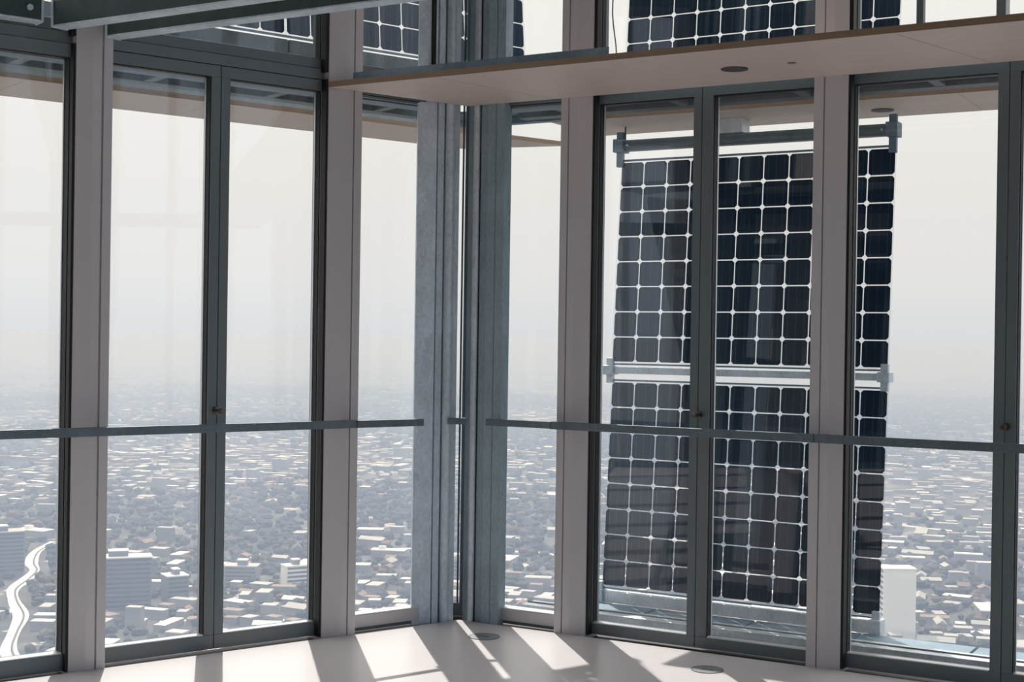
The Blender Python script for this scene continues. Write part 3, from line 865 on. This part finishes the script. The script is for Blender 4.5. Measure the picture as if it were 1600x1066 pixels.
# winding pale road with a dark central track, lower left
def ribbon(name, pts, width, mat, zoff, label, cat, parent=None, z_lo=-0.5):
    m = MB()
    L_ = []
    for i, (x, y) in enumerate(pts):
        a = pts[max(0, i - 1)]; b = pts[min(len(pts) - 1, i + 1)]
        t = Vector((b[0] - a[0], b[1] - a[1])).normalized()
        nx, ny = -t.y, t.x
        wd = width(i) if callable(width) else width
        L_.append(((x + nx * wd / 2, y + ny * wd / 2), (x - nx * wd / 2, y - ny * wd / 2)))
    for (p0, p1), (q0, q1) in zip(L_[:-1], L_[1:]):
        i = len(m.v)
        for z in (z_lo, zoff):
            for (x, y) in (p0, p1, q1, q0): m.v.append(Vector((x, y, ground_z(x, y) + z)))
        m.f += [tuple(i + k for k in q) for q in ((0, 3, 2, 1), (4, 5, 6, 7), (0, 1, 5, 4), (1, 2, 6, 5), (2, 3, 7, 6), (3, 0, 4, 7))]
    o = m.build(name, mat, parent)
    if label: tag(o, label, cat)
    return o
ctrl = [(-560, 470), (-600, 512), (-646, 544), (-682, 578), (-720, 616), (-763, 647), (-798, 676), (-825, 711), (-850, 740), (-879, 762), (-922, 805), (-962, 862), (-1010, 900)]
road_pts = []
for i in range(1, len(ctrl) - 2):
    p0, p1, p2, p3 = (Vector(ctrl[i + k]) for k in (-1, 0, 1, 2))
    for k in range(5):
        t = k / 5
        q = 0.5 * ((2 * p1) + (p2 - p0) * t + (2 * p0 - 5 * p1 + 4 * p2 - p3) * t * t + (3 * p1 - p0 - 3 * p2 + p3) * t ** 3)
        road_pts.append((q.x, q.y))
road_o = ribbon('road', road_pts, lambda i: 8.5 + 1.5 * math.sin(i * 0.5), M['road'], 0.4, 'wide pale winding road at the lower left beside a dark track', 'road')
ribbon('tram_track', [(x + 1.5, y + 1.0) for x, y in road_pts], 1.4, M['track'], 0.7, None, None, road_o, 0.4)
road_o.children[0]['label'] = 'thin dark track along the middle of the road'
for x, y in road_pts: taken.append((x, y, 9))

# streets crossing the view
for k, (r, a0, a1, wd, lb) in enumerate(((860, -0.30, 0.24, 5, 'pale street nearest below the right windows'), (1180, -0.10, 0.10, 6, 'pale street behind the corner columns'), (1450, -0.36, -0.05, 7, 'long pale street across the middle of the left windows'), (1900, 0.02, 0.40, 8, 'pale street across the middle distance on the right'), (2500, -0.40, 0.1, 12, 'far pale street in the haze on the left'))):
    pts = []
    for i in range(13):
        a = a0 + (a1 - a0) * i / 12
        rr = r * (1 + 0.12 * (a - a0) + 0.012 * math.sin(i * 1.3 + k))
        pts.append(polar(rr, a))
    ribbon('street', pts, wd, M['road'], 0.4, lb, 'street')
    for (p0, p1) in zip(pts[:-1], pts[1:]):
        for i in range(12):
            t = i / 12
            taken.append((p0[0] * (1 - t) + p1[0] * t, p0[1] * (1 - t) + p1[1] * t, wd * 0.6))

# individual low buildings, nearest first
def small_mesh(name, w, d, h, wall, roof, kind):
    m = MB()
    m.box(fr_w, -w / 2, w / 2, -d / 2, d / 2, -2, h)
    nb = len(m.f)
    if kind == 'flat':
        m.box(fr_w, -w / 2 - 0.3, w / 2 + 0.3, -d / 2 - 0.3, d / 2 + 0.3, h, h + 0.7)
        if w > 26: m.box(fr_w, -w * 0.3, -w * 0.1, -d * 0.2, d * 0.2, h + 0.7, h + 3)
    else:
        i = len(m.v)
        e = 0.8
        m.v += [Vector(v) for v in ((-w / 2 - e, -d / 2 - e, h), (w / 2 + e, -d / 2 - e, h), (w / 2 + e, d / 2 + e, h), (-w / 2 - e, d / 2 + e, h), (-w / 2 - e, 0, h + d * 0.35), (w / 2 + e, 0, h + d * 0.35))]
        m.f += [(i, i + 1, i + 5, i + 4), (i + 2, i + 3, i + 4, i + 5), (i + 1, i + 2, i + 5), (i + 3, i, i + 4), (i + 3, i + 2, i + 1, i)]
    me = bpy.data.meshes.new(name)
    me.from_pydata([tuple(v) for v in m.v], [], m.f)
    bm = bmesh.new(); bm.from_mesh(me); bmesh.ops.recalc_face_normals(bm, faces=bm.faces); bm.to_mesh(me); bm.free()
    me.materials.append(M[wall]); me.materials.append(M[roof])
    for p_ in me.polygons:
        if p_.index >= nb: p_.material_index = 1
    return me
KINDS = [('flat_roofed_building', 17, 9, 5, 'wall_a', 'roof_glare', 'flat', 'long low bright-roofed building'),
         ('flat_roofed_building', 11, 8, 6, 'wall_a', 'roof_grey', 'flat', 'grey flat-roofed building'),
         ('flat_roofed_building', 28, 13, 6, 'wall_a', 'roof_glare', 'flat', 'large bright-roofed hall'),
         ('gabled_house', 8, 6, 4, 'wall_a', 'roof_red', 'gable', 'small reddish gabled house'),
         ('gabled_house', 13, 6.5, 4.5, 'wall_a', 'roof_grey', 'gable', 'grey gabled terraced house'),
         ('apartment_block', 15, 8, 12, 'wall_b', 'roof_grey', 'flat', 'dark apartment block')]
MESH = [small_mesh(k[0], *k[1:7]) for k in KINDS]
count = 0
tries = 0
while count < 290 and tries < 14000:
    tries += 1
    r = 700 + 620 * random.random() ** 1.2
    a = random.uniform(-0.44, 0.44)
    x, y = polar(r, a)
    k = random.choices(range(6), (5, 6, 2, 5, 5, 1.2))[0]
    s_ = random.uniform(0.8, 1.3)
    sx_ = s_ * random.uniform(0.8, 1.6)
    rad = 0.55 * math.hypot(KINDS[k][1] * sx_, KINDS[k][2] * s_)
    if not free(x, y, rad): continue
    taken.append((x, y, rad))
    o = bpy.data.objects.new(KINDS[k][0], MESH[k]); col.objects.link(o)
    o.location = (x, y, ground_z(x, y))
    o.rotation_euler = (0, 0, random.choice((0.4, 0.4 + math.pi / 2, 0.15, 1.9)) + random.uniform(-0.15, 0.15))
    o.scale = (sx_, s_, random.uniform(0.8, 1.2))
    px_ = 800 - 2222 * math.tan(a)
    if px_ < 0 or px_ > 1600: where = 'in the city below, past the picture edge'
    elif px_ < 105: where = 'seen through the leftmost window'
    elif px_ < 335: where = 'seen through the left half of the left casement window'
    elif px_ < 520: where = 'seen through the right half of the left casement window'
    elif px_ < 660: where = 'seen through the narrow pane left of the columns'
    elif px_ < 900: where = 'seen through the narrow pane right of the columns'
    elif px_ < 1390: where = 'seen behind the solar panels'
    else: where = 'seen through the wide right window'
    tag(o, ('nearer ' if r < 950 else 'farther ') + KINDS[k][7] + ' ' + where, 'building', 'low city buildings')
    count += 1

# the remaining roofs out to the haze, and the tree cover: too many to count
vv, ff, mi = [], [], []
mats = [M['wall_a'], M['roof_glare'], M['roof_grey'], M['roof_red']]
for n_ in range(16000):
    r = 900 + 9000 * random.random() ** 2.0
    a = random.uniform(-0.46, 0.46)
    x, y = polar(r, a)
    wood = math.sin(x * 0.0061 + 0.7) + math.sin(y * 0.0052 + 2.1) + 0.9 * math.sin((x - y) * 0.0033 + 0.5)
    if wood > random.uniform(0.0, 1.1): continue      # parks and woods
    big_ = 1 + (r - 900) / 3500
    w = random.uniform(7, 19) * big_ * (2.2 if random.random() < 0.10 else 1)
    d = random.uniform(6, 10) * big_
    if r < 1900:
        if not free(x, y, w * 0.5): continue
        taken.append((x, y, w * 0.5))
    h = random.uniform(3, 6) * (1 + (r - 900) / 9000) + (9 if random.random() < 0.04 else 0)
    fr = xf(x, y, random.choice((0.4, 1.97, 0.1)) + random.uniform(-0.2, 0.2))
    z0 = ground_z(x, y)
    i = len(vv)
    for z in (z0 - 2, z0 + h):
        for (p, q) in ((-w / 2, -d / 2), (w / 2, -d / 2), (w / 2, d / 2), (-w / 2, d / 2)): vv.append(tuple(fr(p, q, z)))
    ff += [tuple(i + k for k in q) for q in ((4, 5, 6, 7), (0, 1, 5, 4), (1, 2, 6, 5), (2, 3, 7, 6), (3, 0, 4, 7))]
    mi += [random.choices((1, 2, 3), (2.2, 4, 2.5))[0], 0, 0, 0, 0]
me = bpy.data.meshes.new('distant_roofs'); me.from_pydata(vv, [], ff)
for m_ in mats: me.materials.append(m_)
for p_, k in zip(me.polygons, mi): p_.material_index = k
o = bpy.data.objects.new('distant_roofs', me); col.objects.link(o)
tag(o, 'thousands of tiny roofs of the city fading into haze', 'roofs', kind='stuff')

ICO = bmesh.new(); bmesh.ops.create_icosphere(ICO, subdivisions=1, radius=1.0)
iv = [v.co.copy() for v in ICO.verts]; if_ = [tuple(v.index for v in f.verts) for f in ICO.faces]; ICO.free()
vv, ff, mi = [], [], []
for n_ in range(30000):
    r = 660 + 4200 * random.random() ** 1.8
    a = random.uniform(-0.46, 0.46)
    x, y = polar(r, a)
    wood = math.sin(x * 0.0061 + 0.7) + math.sin(y * 0.0052 + 2.1) + 0.9 * math.sin((x - y) * 0.0033 + 0.5)
    if wood < random.uniform(-1.6, 0.5): continue
    if r < 1900 and not free(x, y, 1.5): continue
    s_ = random.uniform(1.8, 4.2) * (1 + (r - 660) / 1800)
    z0 = ground_z(x, y)
    i = len(vv)
    jx = [random.uniform(0.75, 1.2) for _ in iv]
    for v, j in zip(iv, jx): vv.append((x + v.x * s_ * j, y + v.y * s_ * j, z0 + s_ * 0.6 + v.z * s_ * 0.75 * j))
    ff += [tuple(i + k for k in f) for f in if_]
    mi += [1 if random.random() < 0.12 else 0] * len(if_)
me = bpy.data.meshes.new('tree_cover'); me.from_pydata(vv, [], ff)
me.materials.append(M['leaf']); me.materials.append(M['leaf_b'])
for p_, k in zip(me.polygons, mi): p_.material_index = k
o = bpy.data.objects.new('tree_cover', me); col.objects.link(o)
tag(o, 'dark tree crowns between the city roofs far below', 'trees', kind='stuff')

# ------------------------------------------------------------------ haze lying over the city
hz = bpy.data.materials.new('city_haze'); hz.use_nodes = True
hn, hl = hz.node_tree.nodes, hz.node_tree.links
hn.clear()
ho = hn.new('ShaderNodeOutputMaterial')
hv = hn.new('ShaderNodeVolumeScatter')
hv.inputs['Color'].default_value = (0.62, 0.74, 1.0, 1)
hv.inputs['Density'].default_value = 1.0 / 2700.0
hv.inputs['Anisotropy'].default_value = 0.1
ha = hn.new('ShaderNodeVolumeAbsorption')
ha.inputs['Color'].default_value = (0.38, 0.26, 0.0, 1)
ha.inputs['Density'].default_value = 0.70 / 2700.0
hs = hn.new('ShaderNodeAddShader')
hl.new(hv.outputs[0], hs.inputs[0]); hl.new(ha.outputs[0], hs.inputs[1])
hl.new(hs.outputs[0], ho.inputs['Volume'])
o = MB().box(fr_w, -52000, 52000, -52000, 52000, -600, -6.0).build('haze', hz)
tag(o, 'pale haze lying over the city up to the horizon', 'haze', kind='stuff')
